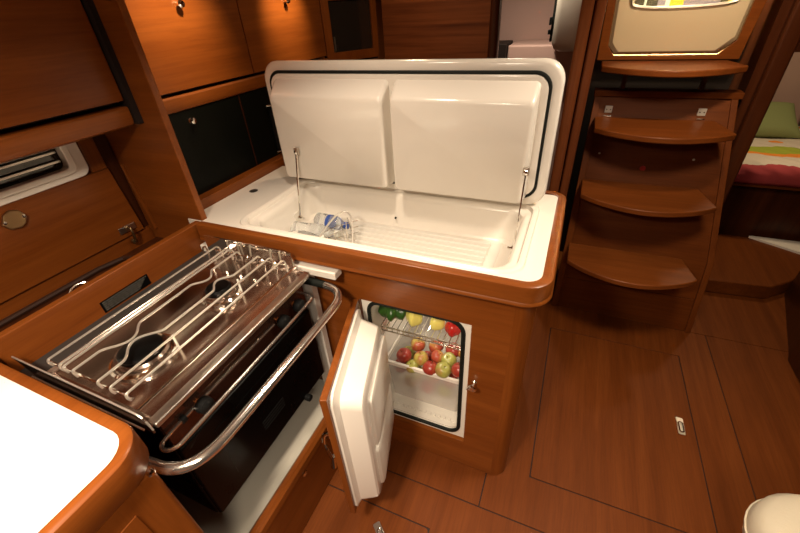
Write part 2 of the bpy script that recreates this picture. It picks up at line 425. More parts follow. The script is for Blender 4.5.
# path runs +x then -y : outward is left-hand => reverse
path = path[::-1]
prof = [(-.02, 1.028), (0.0, 1.0325), (.010, 1.0325), (.015, 1.029), (.017, 1.022), (.017, .965), (.012, .957), (-.02, .957)]
MB().sweep(path, prof).build('wooden_border', wood_y, c, 0)
off = .012 + .018
inner = rrect(-1.6, -.6235, -1.0, .1565, (.001, .001, .052, .001))
MB().prism(inner, 'z', .985, 1.0315).build('white_top', laminate, c, .0015)

# ================================================================== STOVE
st = thing('gas_stove', 'stainless steel gimballed two-burner gas stove with black oven front', 'stove', (-.92, .5, .49))
SX0, SX1, SY0, SY1 = -1.085, -.725, .225, .80
B(SX0 + .01, SX1 - .015, SY0 + .01, SY1 - .01, .465, .925).build('oven_body', black, st, .006)
dd = B(-.74, -.722, SY0 + .012, SY1 - .012, .47, .80).build('oven_door', black, st, .01, 3)
B(-.722, -.7205, .33, .69, .54, .75).build('oven_window', black, dd, .0)
for k in range(4): B(-.7205, -.7190, .46, .56, .56 + k * .012, .563 + k * .012).build('vent_louvre', blackm, dd)
MB().lathe([(.013, 0), (.013, .018), (.006, .022)], (-.722, .66, .475), 'x', 12).build('bumper', blackm, dd)
B(-.74, -.728, SY0 + .012, SY1 - .012, .81, .925).build('control_panel', plain('dark_mirror_panel', (.10, .045, .03), .12, metal=.7), st, .004)
# tray: pressed sheet with raised edges
tr = MB()
tr.box(SX0, SX1 + .01, SY0, SY1, .925, .94)
tr.build('hob_top', steel, st, .004)
fr = MB().sweep([(SX0, SY0), (SX1 + .01, SY0), (SX1 + .01, SY1), (SX0, SY1)][::1], [(0, .935), (.006, .935), (.008, .943), (.0, .950), (-.006, .945), (-.012, .938)], True)
fr.build('hob_rim', steel, st)
B(SX1 + .006, SX1 + .034, SY0 - .005, SY1 - .01, .936, .951).build('front_rail_plate', steel_b, st, .004, 3)
# end plates
MB().prism([(-1.13, .93), (-1.13, 1.015), (-.775, 1.015), (-.758, 1.008), (-.75, .99), (-.75, .93)], 'y', .797, .803).build('end_plate', chrome, st, .001, 1)
MB().prism([(-1.14, .965), (-1.165, .983), (-.73, .983), (-.70, .975), (-.695, .93), (-1.11, .93)], 'y', .211, .215).build('end_plate', steel, st, .001, 1)
MB().tube([(-1.17, .213, .984), (-.73, .213, .984), (-.702, .213, .976), (-.695, .213, .94)], .0022, 8, smooth=1).build('plate_edge', rodm, st)
MB().tube([(-1.11, .205, .945), (-.71, .205, .945)], .0022, 8).build('plate_edge', rodm, st)
# burners
for (bx, by, rr) in ((-.897, .352, .062), (-.895, .614, .046)):
    bb = MB().lathe([(rr * 1.28, .94), (rr * 1.26, .950), (rr * 1.15, .953), (rr * 1.08, .946), (rr * .9, .946)], (bx, by, 0), 'z', 32).build('burner', chrome, st)
    MB().lathe([(rr * 1.02, .946), (rr * 1.05, .962), (rr * .98, .968), (rr * .3, .968)], (bx, by, 0), 'z', 32).build('burner_ring', steel, bb)
    MB().lathe([(rr * .80, .966), (rr * .84, .974), (rr * .7, .980), (rr * .1, .981)], (bx, by, 0), 'z', 32).build('burner_cap', black, bb)
    MB().lathe([(.003, .94), (.003, .985), (.001, .987)], (bx + rr * .9, by + rr * .9, 0), 'z', 8).build('ignition_pin', whitel, bb)
# pan grate : long rods across the hob
def rod(pts, r=.0028): MB().tube(pts, r, 8, smooth=2).build('grate_rod', rodm, st)
zt = 1.0
def long_rod(x, r=.0028, z=zt):
    rod([(x, SY0 + .010, z - .022), (x, SY0 + .006, z - .010), (x, SY0 + .008, z), (x, SY0 + .02, z), (x, SY1 - .05, z), (x, SY1 - .03, z), (x, SY1 - .02, z - .012), (x, SY1 - .02, z - .05)], r)
for x in (-1.045, -1.0, -.985, -.768): long_rod(x)
for sgn, x in ((1, -.95), (-1, -.862)):
    pts = [(x, SY0 + .010, zt - .022), (x, SY0 + .006, zt), (x, SY0 + .02, zt)]
    for by, rr in ((.352, .062), (.614, .046)):
        pts += [(x, by - rr * 1.1, zt), (x, by - rr * .8, zt), (x + sgn * rr * .62, by - rr * .25, zt), (x + sgn * rr * .62, by + rr * .25, zt), (x, by + rr * .8, zt), (x, by + rr * 1.1, zt)]
    pts += [(x, SY1 - .05, zt), (x, SY1 - .03, zt), (x, SY1 - .02, zt - .05)]
    rod(pts, .0031)
long_rod(-.819)
MB().tube([(-1.06, SY0 + .012, .985), (-.76, SY0 + .012, .985)], .003, 8).build('grate_cross_bar', chrome, st)
MB().tube([(-1.06, SY1 - .03, .985), (-.76, SY1 - .03, .985)], .003, 8).build('grate_cross_bar', chrome, st)
# little fiddle clamps at the far end
for x in (-1.08, -1.02, -.96, -.90, -.84, -.79):
    MB().tube([(x - .012, SY1 - .055, .96), (x - .012, SY1 - .05, .995), (x, SY1 - .045, 1.005), (x + .012, SY1 - .05, .995), (x + .012, SY1 - .055, .96)], .003, 7, smooth=2).build('spring_clip', chrome, st)
# front fiddle rails of the stove
MB().tube([(-.735, SY1 - .015, .975), (-.735, SY0 + .0, .975)], .0032, 8).build('front_rod', chrome, st)
# control knobs and rail
def knob(y, x=-.715):
    k = MB().lathe([(.020, 0), (.022, .006), (.020, .022), (.012, .026), (.0, .027)], (x, y, .868), 'x', 20).build('control_knob', blackm, st)
    MB().lathe([(.009, 0), (.009, .03)], (-.732, y, .868), 'x', 14).build('knob_shaft', copper, k)
for y in (.33, .645, .725): knob(y)
MB().tube([(-.735, .772, .878), (-.71, .772, .878), (-.685, .768, .878), (-.672, .75, .878), (-.672, .25, .872), (-.675, .225, .870), (-.69, .208, .870), (-.712, .210, .870), (-.722, .235, .87), (-.722, .62, .872)], .0050, 10, smooth=2).build('gas_rail', railm, st)
MB().lathe([(.011, 0), (.011, .012)], (-.722, .275, .87), 'y', 12).build('rail_clamp', blackm, st)
# gimbal hanger
B(-.85, -.80, SY1 - .01, .857, .78, .84).build('gimbal_bracket', blackm, st, .006)

g = thing('grab_rail', 'thick curved stainless grab rail running in front of the black oven', 'grab rail', (-.57, .5, .9))
MB().tube([(-.735, .815, .9), (-.68, .815, .9), (-.63, .81, .9), (-.59, .79, .9), (-.57, .75, .9), (-.567, .70, .9), (-.567, .30, .9), (-.57, .24, .9), (-.59, .195, .9), (-.63, .172, .9), (-.68, .168, .9)], .0125, 14, smooth=2).build('rail', railm, g)
MB().tube([(-.75, .815, .9), (-.655, .813, .9)], [.015, .013], 12).build('black_end_sleeve', rubber, g)
MB().lathe([(.022, 0), (.022, .006), (.014, .010)], (-.68, .158, .9), 'y', 18).build('end_flange', chrome, g)
MB().lathe([(.007, 0), (.007, .008), (.003, .011)], (-.600, .142, .968), 'x', 14).build('fixing_stud', chrome, g)

# ================================================================== FRIDGE CABINET (island)
f = thing('fridge_cabinet', 'wooden fridge cabinet with its small door standing open on apples', 'fridge cabinet', (-.6, 1.15, 0))
FX0, FX1, FZ0, FZ1 = -.572, -.176, .170, .815
YF = .875
r_ = .0005
out = [(-1.19, 0), (-.055, 0), (-.055, .962), (-1.19, .962)]
inn = [(FX0, FZ0), (FX1, FZ0), (FX1, FZ1), (FX0, FZ1)]
MB().ring(out, inn, 'y', YF, YF + .022).build('front_panel', wood_x, f)
# rounded corner post and side
pts = [(-.055, YF)] + [(-.055 + .055 * math.sin(a), YF + .055 - .055 * math.cos(a)) for a in [i * PI / 16 for i in range(1, 9)]] + [(0, 1.42), (-.02, 1.42), (-.02, YF + .055), (-.055, YF + .02)]
MB().prism(pts, 'z', 0, .96).build('rounded_corner_side', dark_wood_z and wood_z, f)
B(-1.19, 0, 1.40, 1.42, 0, .96).build('back_panel', wood_x, f)
# fridge flange and gasket
MB().ring([(FX0 + .001, FZ0 + .012), (FX1 - .001, FZ0 + .012), (FX1 - .001, FZ1 - .001), (FX0 + .001, FZ1 - .001)] and rrect(FX0 + .001, FX1 - .001, FZ0 + .012, FZ1 - .001, .001), rrect(FX0 + .032, FX1 - .030, FZ0 + .040, FZ1 - .010, .045), 'y', YF + .010, YF + .020).build('fridge_flange', liner, f, .002)
MB().tube([(p[0], YF + .008, p[1]) for p in rrect(FX0 + .028, FX1 - .026, FZ0 + .036, FZ1 - .006, .048)], .0075, 8, True).build('door_gasket', rubber, f)
# liner cavity
IX0, IX1, IZ0, IZ1 = FX0 + .032, FX1 - .030, FZ0 + .040, FZ1 - .010
m = MB()
lo = [[(p[0], y, p[1]) for p in rrect(IX0 - e, IX1 + e, IZ0 - e, IZ1 + e, .045)] for y, e in ((YF + .02, 0), (YF + .05, .004), (1.33, .0), (1.345, -.02))]
m.loft(lo, False, True).build('fridge_liner', liner, f)
# ridged floor strip
m = MB()
for k in range(14): m.box(IX0 + .03 + k * .021, IX0 + .04 + k * .021, .92, .93, IZ0, IZ0 + .006)
m.build('floor_ribs', liner, f)
lt = MB().lathe([(.010, 0), (.014, .003), (.012, .008), (.006, .012), (.006, .03), (.009, .034), (.0, .036)], (-.152, YF - .036, .555), 'y', 16).build('latch_keeper', chrome, f)
MB().tube([(-.152, YF - .012, .555), (-.165, YF - .016, .54), (-.172, YF - .016, .525)], .005, 8).build('keeper_hook', chrome, lt)
# fridge lamp
# door (local coordinates: x along width from hinge, y outward (inner face is -y?), z up)
hinge = Vector((-.572, .868, 0)); tip = Vector((-.455, .474, 0)); dv = tip - hinge; ang = math.atan2(dv.y, dv.x)
d = bpy.data.objects.new('fridge_door', None); COL.objects.link(d); d.parent = f; d.location = hinge - f.location; d.rotation_euler = (0, 0, ang)
# make the door board the part itself: mesh object
bpy.data.objects.remove(d)
def door_local(mb): return mb.move(Matrix.Translation(hinge) @ Matrix.Rotation(ang, 4, 'Z'))
W = dv.length
# local +y is the inner side (towards +x in the cabin) when door swings open
door = door_local(B(0, W, -.020, 0, .182, .818)).build('fridge_door', wood_z, f, .002)
lo = []
for y, e, in ((0, .012), (.008, .012), (.012, .022), (.020, .034), (.066, .044), (.078, .048), (.084, .058)):
    lo.append([(p[0], y, p[1]) for p in rrect(e + .004, W - e * .7 - .002, .182 + e * .6, .818 - e, .03 + e * .3)])
door_local(MB().loft(lo, False, True)).build('door_liner', gelcoat, door, 0)
# clear door shelf
for pz0, pz1 in ((.245, .47), (.485, .725)):
    lo = [[(p[0], y, p[1]) for p in rrect(.06 + e, W - .075 - e, pz0 + e, pz1 - e, .014)] for y, e in ((.083, 0), (.094, .003), (.099, .012))]
    door_local(MB().loft(lo, False, True)).build('door_pocket', liner, door)
dh = door_local(MB().tube([(W - .03, -.020, .62), (W - .03, -.045, .62), (W - .025, -.052, .60), (W - .02, -.05, .57), (W - .012, -.04, .545), (W - .004, -.03, .53)], .006, 9, smooth=2)).build('chrome_door_catch', chrome, door)
door_local(MB().lathe([(.014, 0), (.014, .006), (.008, .010)], (W - .03, -.030, .62), 'y', 14)).build('catch_rose', chrome, dh)
door_local(MB().tube([(W - .01, -.03, .535), (W + .005, -.028, .50)], .009, 10)).build('catch_end', chrome, dh)
MB().tube([(-.575, .862, .80), (-.575, .862, .775)], .007, 10).build('hinge', brass, f)

# wire shelf
sh = thing('wire_shelf', 'chrome wire shelf in the fridge carrying the vegetables', 'shelf', (-.38, 1.1, .655))
zs = .652
MB().tube([(IX0 + .006, .93, zs), (IX1 - .006, .93, zs)], .003, 8).build('front_bar', chrome, sh)
MB().tube([(IX0 + .006, .93, zs - .018), (IX1 - .006, .93, zs - .018)], .003, 8).build('front_bar', chrome, sh)
MB().tube([(IX0 + .006, 1.25, zs), (IX1 - .006, 1.25, zs)], .003, 8).build('back_bar', chrome, sh)
n = 15
for k in range(n):
    x = IX0 + .012 + (IX1 - IX0 - .024) * k / (n - 1)
    MB().tube([(x, .93, zs - .018), (x, .932, zs + .003), (x, 1.25, zs + .003)], .0019, 6).build('shelf_wire', chrome, sh)
for k in range(6): MB().tube([(IX0 + .006, .95 + k * .012, zs), (IX0 + .006, .95 + k * .012, zs - .07)], .0016, 6).build('side_wire', chrome, sh)

# pepper / vegetable builder
def pepper(name, loc, r, h, mat, lobes, label, tilt=(0, 0), grp=None):
    t = thing(name, label, 'vegetable', loc, group='peppers on the wire shelf')
    lo = []
    for i in range(13):
        u = i / 12; a = u * PI
        rr = r * (math.sin(a) ** .6) * (1.05 - .2 * u if i else 1) + .0005; z = h * (.5 - .5 * math.cos(a))
        lo.append([(rr * (1 + .13 * math.cos(lobes * q)) * math.cos(q), rr * (1 + .13 * math.cos(lobes * q)) * math.sin(q), z) for q in [2 * PI * k / 24 for k in range(24)]])
    M = Matrix.Rotation(tilt[0], 4, 'X') @ Matrix.Rotation(tilt[1], 4, 'Y')
    MB().loft(lo).move(M).build('flesh', mat, t, local=True, ang=80)
    MB().tube([(0, 0, h * .95), (.002, .002, h + .012)], .004, 8).move(M).build('stalk', veg_green, t, local=True)
    return t
pepper('yellow_pepper', (-.412, .978, .657), .030, .075, veg_yellow, 4, 'pale yellow pepper standing left on the wire shelf')
pepper('yellow_pepper', (-.325, .985, .657), .028, .058, veg_yellow, 3, 'lower pale yellow pepper right of the tall yellow one')
pepper('red_pepper', (-.262, .975, .657), .028, .055, veg_red, 4, 'red pepper at the right end of the wire shelf')
pepper('red_pepper', (-.232, 1.03, .657), .024, .05, veg_red, 3, 'red pepper pressed against the right wall of the fridge')
# green leafy vegetable (clump)
t = thing('lettuce', 'dark green leafy vegetable at the left end of the wire shelf', 'vegetable', (-.50, 1.0, .657))
for k in range(9):
    m = MB(); a = k * 2.4; cx, cy = .018 * math.cos(a), .022 * math.sin(a)
    lo = []
    for i in range(9):
        u = i / 8; rr = (.036 + .004 * (k % 3)) * math.sin(u * PI) ** .7 + .001
        lo.append([(cx + rr * (1 + .22 * math.sin(5 * q + k)) * math.cos(q), cy + rr * (1 + .22 * math.sin(5 * q + k)) * math.sin(q), .004 + (.07 + .006 * (k % 4)) * u + .006 * math.sin(7 * q + k) * math.sin(u * PI)) for q in [2 * PI * j / 24 for j in range(24)]])
    m.loft(lo).build('leaf', veg_green, t, local=True, ang=70)

# bin with apples
bn = thing('apple_bin', 'translucent plastic bin full of apples under the wire shelf', 'bin', (-.38, 1.1, .22))
bx0, bx1, by0, by1 = IX0 + .006, IX1 - .006, .945, 1.30
lo = []
for z, e in ((.225, .020), (.228, .012), (.44, .0)):
    lo.append([(p[0], p[1], z) for p in rrect(bx0 + e, bx1 - e, by0 + e, by1 - e, .02, 4)])
m = MB().loft(lo, True, False)
bo = m.build('bin_shell', frost, bn)
so = bo.modifiers.new('solid', 'SOLIDIFY'); so.thickness = .0025
MB().sweep([(p[0], p[1]) for p in rrect(bx0, bx1, by0, by1, .02, 4)], [(0, .425), (.0045, .430), (.0045, .447), (-.004, .449), (-.004, .428)], True).build('bin_rim', frost_rim, bn)

def apple_mesh(mat, name):
    lo = []
    for i in range(17):
        a = PI * i / 16
        r = .035 * (math.sin(a) ** .85) * (1 + .08 * math.cos(a)); z = .031 * -math.cos(a)
        if i > 12: z -= .010 * ((i - 12) / 4) ** 1.6
        if i < 3: z += .004 * (3 - i) / 3
        lo.append([((r + 1e-4) * (1 + .02 * math.cos(5 * q)) * math.cos(q), (r + 1e-4) * (1 + .02 * math.cos(5 * q)) * math.sin(q), z) for q in [2 * PI * k / 28 for k in range(28)]])
    m = MB().loft(lo)
    return m
AP = {}
def make_apple(kind):
    mat = {'r': apple_red, 'm': apple_mix, 'm2': apple_mix2, 'g': apple_green}[kind]
    t = thing('apple', 'apple', 'fruit', (0, 0, 0), group='apples in the fridge bin')
    apple_mesh(mat, 'apple').build('skin', mat, t, local=True, ang=80)
    MB().tube([(0, 0, .017), (.001, 0, .026), (.004, .001, .034)], .0014, 6).build('stem', stemm, t, local=True)
    return t
apples = [
 ('r', -.468, .985, .458, 'red apple at the far left of the pile, just above the bin lip'),
 ('m', -.438, 1.070, .449, 'yellow and red apple, leftmost of the back row'),
 ('m2', -.359, 1.075, .461, 'orange-red striped apple in the middle of the back row'),
 ('r', -.284, 1.070, .469, 'dark red apple at the right of the back row'),
 ('m', -.399, 1.000, .451, 'green and red apple below and between the two leftmost back apples'),
 ('m2', -.336, 1.025, .458, 'small orange apple half hidden in the centre of the pile'),
 ('g', -.288, 1.020, .462, 'yellow-green apple behind the large front green one'),
 ('m2', -.234, 1.070, .476, 'reddish apple against the right wall of the bin, highest there'),
 ('r', -.346, .966, .450, 'red apple lying low in front of the green and red one, against the bin lip'),
 ('g', -.292, .963, .464, 'large green apple in front at the centre right of the lip'),
 ('r', -.231, .975, .476, 'bright red apple in front at the right side'),
 ('g', -.425, .962, .432, 'small yellow-green apple peeping over the left part of the lip'),
]
protos = {}
random.seed(3)
for i, (k, x, y, z, lab) in enumerate(apples):
    if k not in protos:
        a = make_apple(k); protos[k] = a; a.location = (x, y, z)
    else:
        a = dup(protos[k], (x, y, z))
    a['label'] = lab
    a.rotation_euler = (random.uniform(-.7, .5), random.uniform(-.5, .5), random.uniform(0, 6))
    a.scale = (.78,) * 3 if lab.startswith('small') else (.91,) * 3
# lower layer seen through the bin
for i, (k, x, y, z) in enumerate([('r', -.485, .990, .385), ('g', -.41, .985, .372), ('m', -.340, .985, .380), ('r', -.268, .985, .385), ('m2', -.225, 1.05, .400), ('g', -.480, 1.06, .39), ('r', -.395, 1.065, .385), ('m', -.31, 1.06, .39), ('m', -.44, .99, .31), ('r', -.365, .99, .305), ('g', -.29, .99, .31)]):
    a = dup(protos[k], (x, y, z), random.uniform(0, 6), 'apple of the lower layers seen blurred through the bin front')
    a['group'] = 'lower apples in the bin'

# ================================================================== FREEZER WORKTOP
wt = thing('freezer_worktop', 'white worktop with wooden border and an open top-loading freezer well', 'worktop', (-.6, 1.15, .96))
TY0, TY1, TX0, TX1 = .882, 1.335, -1.045, -.062
topo = rrect(-1.262, 0.0, .857, 1.432, (.001, .045, .02, .001), 8)
topi = rrect(TX0, TX1, TY0, TY1, (.06, .06, .06, .06), 8)
MB().ring(topo, topi, 'z', .99, 1.03).build('white_top', gelcoat, wt, .0012, 1)
# raised lip around the well, groove and well walls
lo = []
for (e, z) in ((-.012, 1.030), (-.008, 1.035), (.0, 1.036), (.008, 1.032), (.012, 1.020), (.028, 1.018), (.036, 1.012), (.042, .995), (.052, .90), (.062, .888)):
    lo.append([(p[0], p[1], z) for p in rrect(TX0 + e, TX1 - e, TY0 + e * .9, TY1 - e, (.06, .06, .06, .06), 8)])
MB().loft(lo, False, True).build('freezer_well', gelcoat, wt)
wl = MB().box(-.92, -.16, .935, 1.265, .884, .8890)
for k in range(9):
    y = .965 + k * .033
    wl.prism([(y - .010, .8885), (y - .005, .904), (y + .005, .904), (y + .010, .8885)], 'x', -.88, -.20)
wl.build('ribbed_floor_plate', sillm2, wt, .002, 2)
MB().lathe([(.004, 0), (.004, .006), (.0, .007)], (-.60, 1.272, .925), 'y', 10).move(Matrix.Identity(4)).build('drain_hole', rubber, wt)
MB().lathe([(.0, 0), (.016, .0), (.018, .0015), (.012, .0018), (.0, .002)], (-1.19, 1.14, 1.030), 'z', 20).build('flush_plug', greym, wt)
# wooden border
bp = [(-1.19, .857), (-.045, .857)] + [(-.045 + .045 * math.sin(a), .902 - .045 * math.cos(a)) for a in [i * PI / 16 for i in range(1, 9)]] + [(0.0, 1.41)] + [(-.03 + .03 * math.cos(a), 1.41 + .03 * math.sin(a)) for a in [i * PI / 8 for i in range(1, 5)]] + [(-.10, 1.44)]
# outward for this path is right-hand side
prof = [(0, .962), (0, 1.031), (.003, 1.032), (.024, 1.032), (.028, 1.030), (.030, 1.024), (.030, .980), (.033, .976), (.034, .971), (.031, .966), (.022, .962)]
MB().sweep(bp, prof).build('wooden_border', wood_x, wt)
# lid
LX0, LX1, LZ0, LZ1, LY = -1.138, -.042, 1.036, 1.496, 1.30
lidM = Matrix.Translation((-.57, LY, LZ0)) @ Matrix.Rotation(math.radians(0), 4, 'X') @ Matrix.Translation((.57, -LY, -LZ0))
def rr3(x0, x1, z0, z1, r, y, n=8): return [(p[0], y, p[1]) for p in rrect(x0, x1, z0, z1, r, n)]
lo = [rr3(LX0 + e, LX1 - e, LZ0 + e, LZ1 - e, .062, y) for e, y in ((.02, LY + .045), (.004, LY + .040), (0, LY + .028), (0, LY + .012), (.004, LY + .003), (.010, LY), (.03, LY))]
lid = MB().loft(lo, True, True).move(lidM).build('freezer_lid', gelcoat, wt, 0, ang=50)
lo = [rr3(LX0 + e, LX1 - e, LZ0 + e, LZ1 - e, .045, y) for e, y in ((.038, LY + .001), (.040, LY - .010), (.046, LY - .012), (.06, LY - .012))]
MB().loft(lo, False, True).move(lidM).build('inner_step', gelcoat, lid, ang=50)
MB().tube(rr3(LX0 + .036, LX1 - .036, LZ0 + .034, LZ1 - .034, .045, LY - .004), .0055, 8, True).move(lidM).build('lid_gasket', rubber, lid)
def pad(x0, x1):
    z0, z1 = LZ0 + .035, LZ1 - .055
    lo = []
    for e, t_, y in ((0, 0, LY - .011), (.0, .006, LY - .024), (.004, .040, LY - .062), (.006, .047, LY - .070), (.013, .055, LY - .074)):
        lo.append([(p[0], y, p[1]) for p in rrect(x0 + e, x1 - e, z0 + e * .4, z1 - t_, .016, 6)])
    MB().loft(lo, False, True).move(lidM).build('insulation_pad', gelcoat, lid, ang=60)
pad(LX0 + .062, -.598); pad(-.578, LX1 - .062)
# stays
def stay(a, b, nm, r=.0026):
    s1 = MB().tube([a, b], r, 8).build(nm, chrome, wt)
    MB().box(a[0] - .010, a[0] + .010, a[1] - .002, a[1] + .010, a[2] - .012, a[2] + .016).build('stay_bracket', steel_b, s1, .002)
    MB().lathe([(.008, -.006), (.010, 0), (.008, .006)], a, 'x', 12).build('stay_knuckle', chrome, s1)
    MB().lathe([(.009, -.008), (.012, 0), (.009, .008)], b, 'x', 12).build('stay_knuckle', chrome, s1)
    MB().lathe([(.005, -.02), (.005, .02)], b, 'x', 10).build('stay_pin', chrome, s1)
stay((-.985, 1.214, 1.188), (-.985, 1.15, .930), 'lid_stay', .0042)
stay((-.108, 1.214, 1.190), (-.108, 1.15, .945), 'lid_stay')
B(-1.003, -.994, 1.13, 1.17, .905, .955).build('stay_plate', gelcoat, wt, .002)

# basket & things inside the freezer well
bk = thing('wire_basket', 'bent chrome wire basket with upright handle standing in the freezer well', 'basket', (-.76, 1.05, .895))
hp = [(-.80, .925, .900), (-.79, .95, .935), (-.775, 1.05, .985), (-.765, 1.12, 1.002), (-.74, 1.138, 1.002), (-.71, 1.12, .985), (-.67, 1.04, .94), (-.63, .95, .895)]
MB().tube(hp, .0036, 8, smooth=2).build('handle', rodm, bk)
for k in range(6):
    t_ = k / 6
    MB().tube([(-.795 + .02 * k, .94 + .03 * k, .90), (-.785 + .012 * k, .95 + .032 * k, .93 + .012 * k)], .0018, 6).build('wire', chrome, bk)
for z in (.915, .94, .965):
    MB().tube([(-.80, .94, z - .01), (-.77, 1.06, z), (-.70, 1.14, z)], .0018, 6, smooth=1).build('wire', chrome, bk)
for k in range(9):
    u = k / 8
    MB().tube([(-.745 + .10 * u, 1.12 - .16 * u, .897), (-.74 + .10 * u, 1.12 - .16 * u, .985 - .06 * u)], .0016, 6).build('wire', rodm, bk)
for z in (.90, .92, .94):
    MB().tube([(-.745, 1.12, z), (-.645, .96, z - .005)], .0016, 6).build('wire', rodm, bk)
def bottle(loc, rz, label, L=.20, r=.032, lab=None):
    t = thing('water_bottle', label, 'bottle', loc, rz, 'clear bottles in the freezer well')
    MB().lathe([(r * .8, 0), (r, .006), (r, L * .3), (r * .92, L * .33), (r, L * .36), (r, L * .6), (r * .75, L * .75), (r * .42, L * .86), (r * .40, L * .92)], (0, 0, r), 'x', 20).build('body', clear, t, local=True)
    MB().lathe([(r * .46, L * .92), (r * .46, L * 1.0), (r * .3, L * 1.005)], (0, 0, r), 'x', 16).build('cap', bluepl if lab == 'b' else whitel, t, local=True)
    if lab: MB().lathe([(r * 1.01, L * .40), (r * 1.01, L * .50)], (0, 0, r), 'x', 20).build('label', bluepl if lab == 'b' else liner, t, local=True)
bottle((-.985, .975, .890), .35, 'clear plastic bottle with white cap nearest the left wall of the freezer well', lab='w')
bottle((-.96, 1.07, .890), .1, 'clear plastic bottle lying behind the others in the freezer well')
bottle((-.91, 1.165, .892), -.05, 'clear bottle with blue label lying behind the other bottles near the basket', L=.15, lab='b')
bottle((-.90, .945, .892), .0, 'small clear plastic bottle lying in front of the basket handle', L=.10, r=.022)

# ================================================================== HULL SIDE RIGHT OF THE PARTITION
HX = -1.30
lip = B(-1.32, -1.264, .885, 2.0, 1.0, 1.068).build('worktop_upstand', wood_y, None, .004, 2)
tag(lip, 'narrow wooden upstand along the back edge of the white worktop', 'trim')
def wall_cab(y0, y1, ky, label):
    c = thing('wall_cabinet', label, 'cabinet', (-1.45, (y0 + y1) / 2, 1.37), group='wall cabinets above the black panels')
    B(-1.62, -1.322, y0, y1, 1.43, 2.02).build('carcass', darkin, c)
    dr = B(-1.322, HX, y0 + .002, y1 - .002, 1.436, 2.0).build('door', wood_y, c, .002)
    MB().lathe([(.010, 0), (.008, .006), (.010, .014), (.013, .022), (.009, .028), (.0, .029)], (HX, ky, 1.688), 'x', 16).build('knob', chrome, dr)
    MB().prism([(-1.60, 1.37), (-1.315, 1.37), (-1.303, 1.375), (-1.297, 1.39), (-1.297, 1.418), (-1.302, 1.424), (-1.60, 1.424)], 'y', y0, y1).build('rounded_rail', wood_y, c, .001)
wall_cab(.887, 1.435, 1.148, 'spot-lit wooden wall cabinet beside the partition, with a round knob')
wall_cab(1.435, 2.028, 1.738, 'spot-lit wooden wall cabinet behind the white freezer lid, with a round knob')
def black_panel(y0, y1, label):
    c = thing('sliding_panel', label, 'panel', (-1.31, (y0 + y1) / 2, 1.07), group='black sliding panels')
    B(-1.322, -1.308, y0 + .002, y1 - .002, 1.066, 1.372).build('board', blackp, c, .0015)
    return c
c = black_panel(.887, 1.318, 'glossy black locker panel with a chrome knob below the first wall cabinet')
MB().lathe([(.010, 0), (.007, .005), (.010, .010), (.011, .016), (.0, .020)], (-1.308, 1.053, 1.333), 'x', 16).build('knob', chrome, c)
black_panel(1.322, 1.7, 'glossy black locker panel behind the freezer lid, beside the chrome-edged grille')
B(-1.322, -1.309, 1.7, 2.028, 1.066, 1.372).build('x', blackp)
bpy.data.objects['x'].name = 'sliding_panel'; tag(bpy.data.objects['sliding_panel.002'] if 'sliding_panel.002' in bpy.data.objects else [o for o in bpy.data.objects if o.name.startswith('sliding_panel')][-1], 'furthest black locker panel, mostly hidden by the freezer lid', 'panel', 'black sliding panels')
B(-1.321, -1.3075, 1.3188, 1.3215, 1.066, 1.372).build('x2', dark_wood_z); bpy.data.objects['x2'].name = 'trim_5'; struct(bpy.data.objects['trim_5'])
c = thing('ventilation_grille', 'black ventilation grille with chrome bars on the black panel', 'grille', (-1.30, 1.54, 1.09))
B(-1.308, -1.300, 1.475, 1.62, 1.09, 1.30).build('grille_plate', blackm, c, .002)
for k in range(10): B(-1.300, -1.297, 1.485, 1.61, 1.108 + k * .018, 1.114 + k * .018).build('slat', rubber, c)
MB().tube([(-1.298, 1.46, 1.298), (-1.285, 1.47, 1.298), (-1.285, 1.62, 1.298)], .004, 8).build('chrome_bar', chrome, c)
MB().tube([(-1.298, 1.46, 1.088), (-1.285, 1.47, 1.088), (-1.285, 1.62, 1.088)], .004, 8).build('chrome_bar', chrome, c)
B(-1.62, -1.33, .885, 2.3, 0, 1.372).build('x3', wood_y); bpy.data.objects['x3'].name = 'wall_hull'; struct(bpy.data.objects['wall_hull'])

# angled locker with black window, then the striped bulkhead
A0, A1 = Vector((-1.30, 2.03)), Vector((-1.115, 2.30)); av = A1 - A0; aa = math.atan2(av.y, av.x); AL = av.length
def angl(mb): return mb.move(Matrix.Translation((A0.x, A0.y, 0)) @ Matrix.Rotation(aa, 4, 'Z'))
c = thing('corner_locker', 'dark wooden corner locker with a black glazed door beside the bulkhead', 'locker', (A0.x, A0.y, 1.3))
angl(MB().ring([(0, 1.40), (AL, 1.40), (AL, 2.0), (0, 2.0)], [(.045, 1.445), (AL - .035, 1.445), (AL - .035, 1.68), (.045, 1.68)], 'y', 0, .02)).build('door_frame', wood_z, c, .002)
angl(B(.04, AL - .03, .012, .016, 1.44, 1.69)).build('door_glass', glass_dark, c)
angl(B(0, AL, .02, .04, 1.0, 2.0)).build('backing', darkin, c)
angl(B(0, AL, -.002, .02, 1.0, 1.39)).build('lower_panel', wood_z, c)
angl(B(.055, .062, .004, .010, 1.45, 1.52)).build('glass_clip', steel_b, c)
o = B(-1.08, -.475, 2.30, 2.33, 0, 2.02).build('bulkhead_panel', dark_wood_x); tag(o, 'bulkhead of striped dark wood behind the raised freezer lid', 'bulkhead')
MB().prism(rrect(-.478, -.432, 2.27, 2.36, .018, 4), 'z', 0, 2.02).build('x4', dark_wood_z); bpy.data.objects['x4'].name = 'door_1'; struct(bpy.data.objects['door_1'])
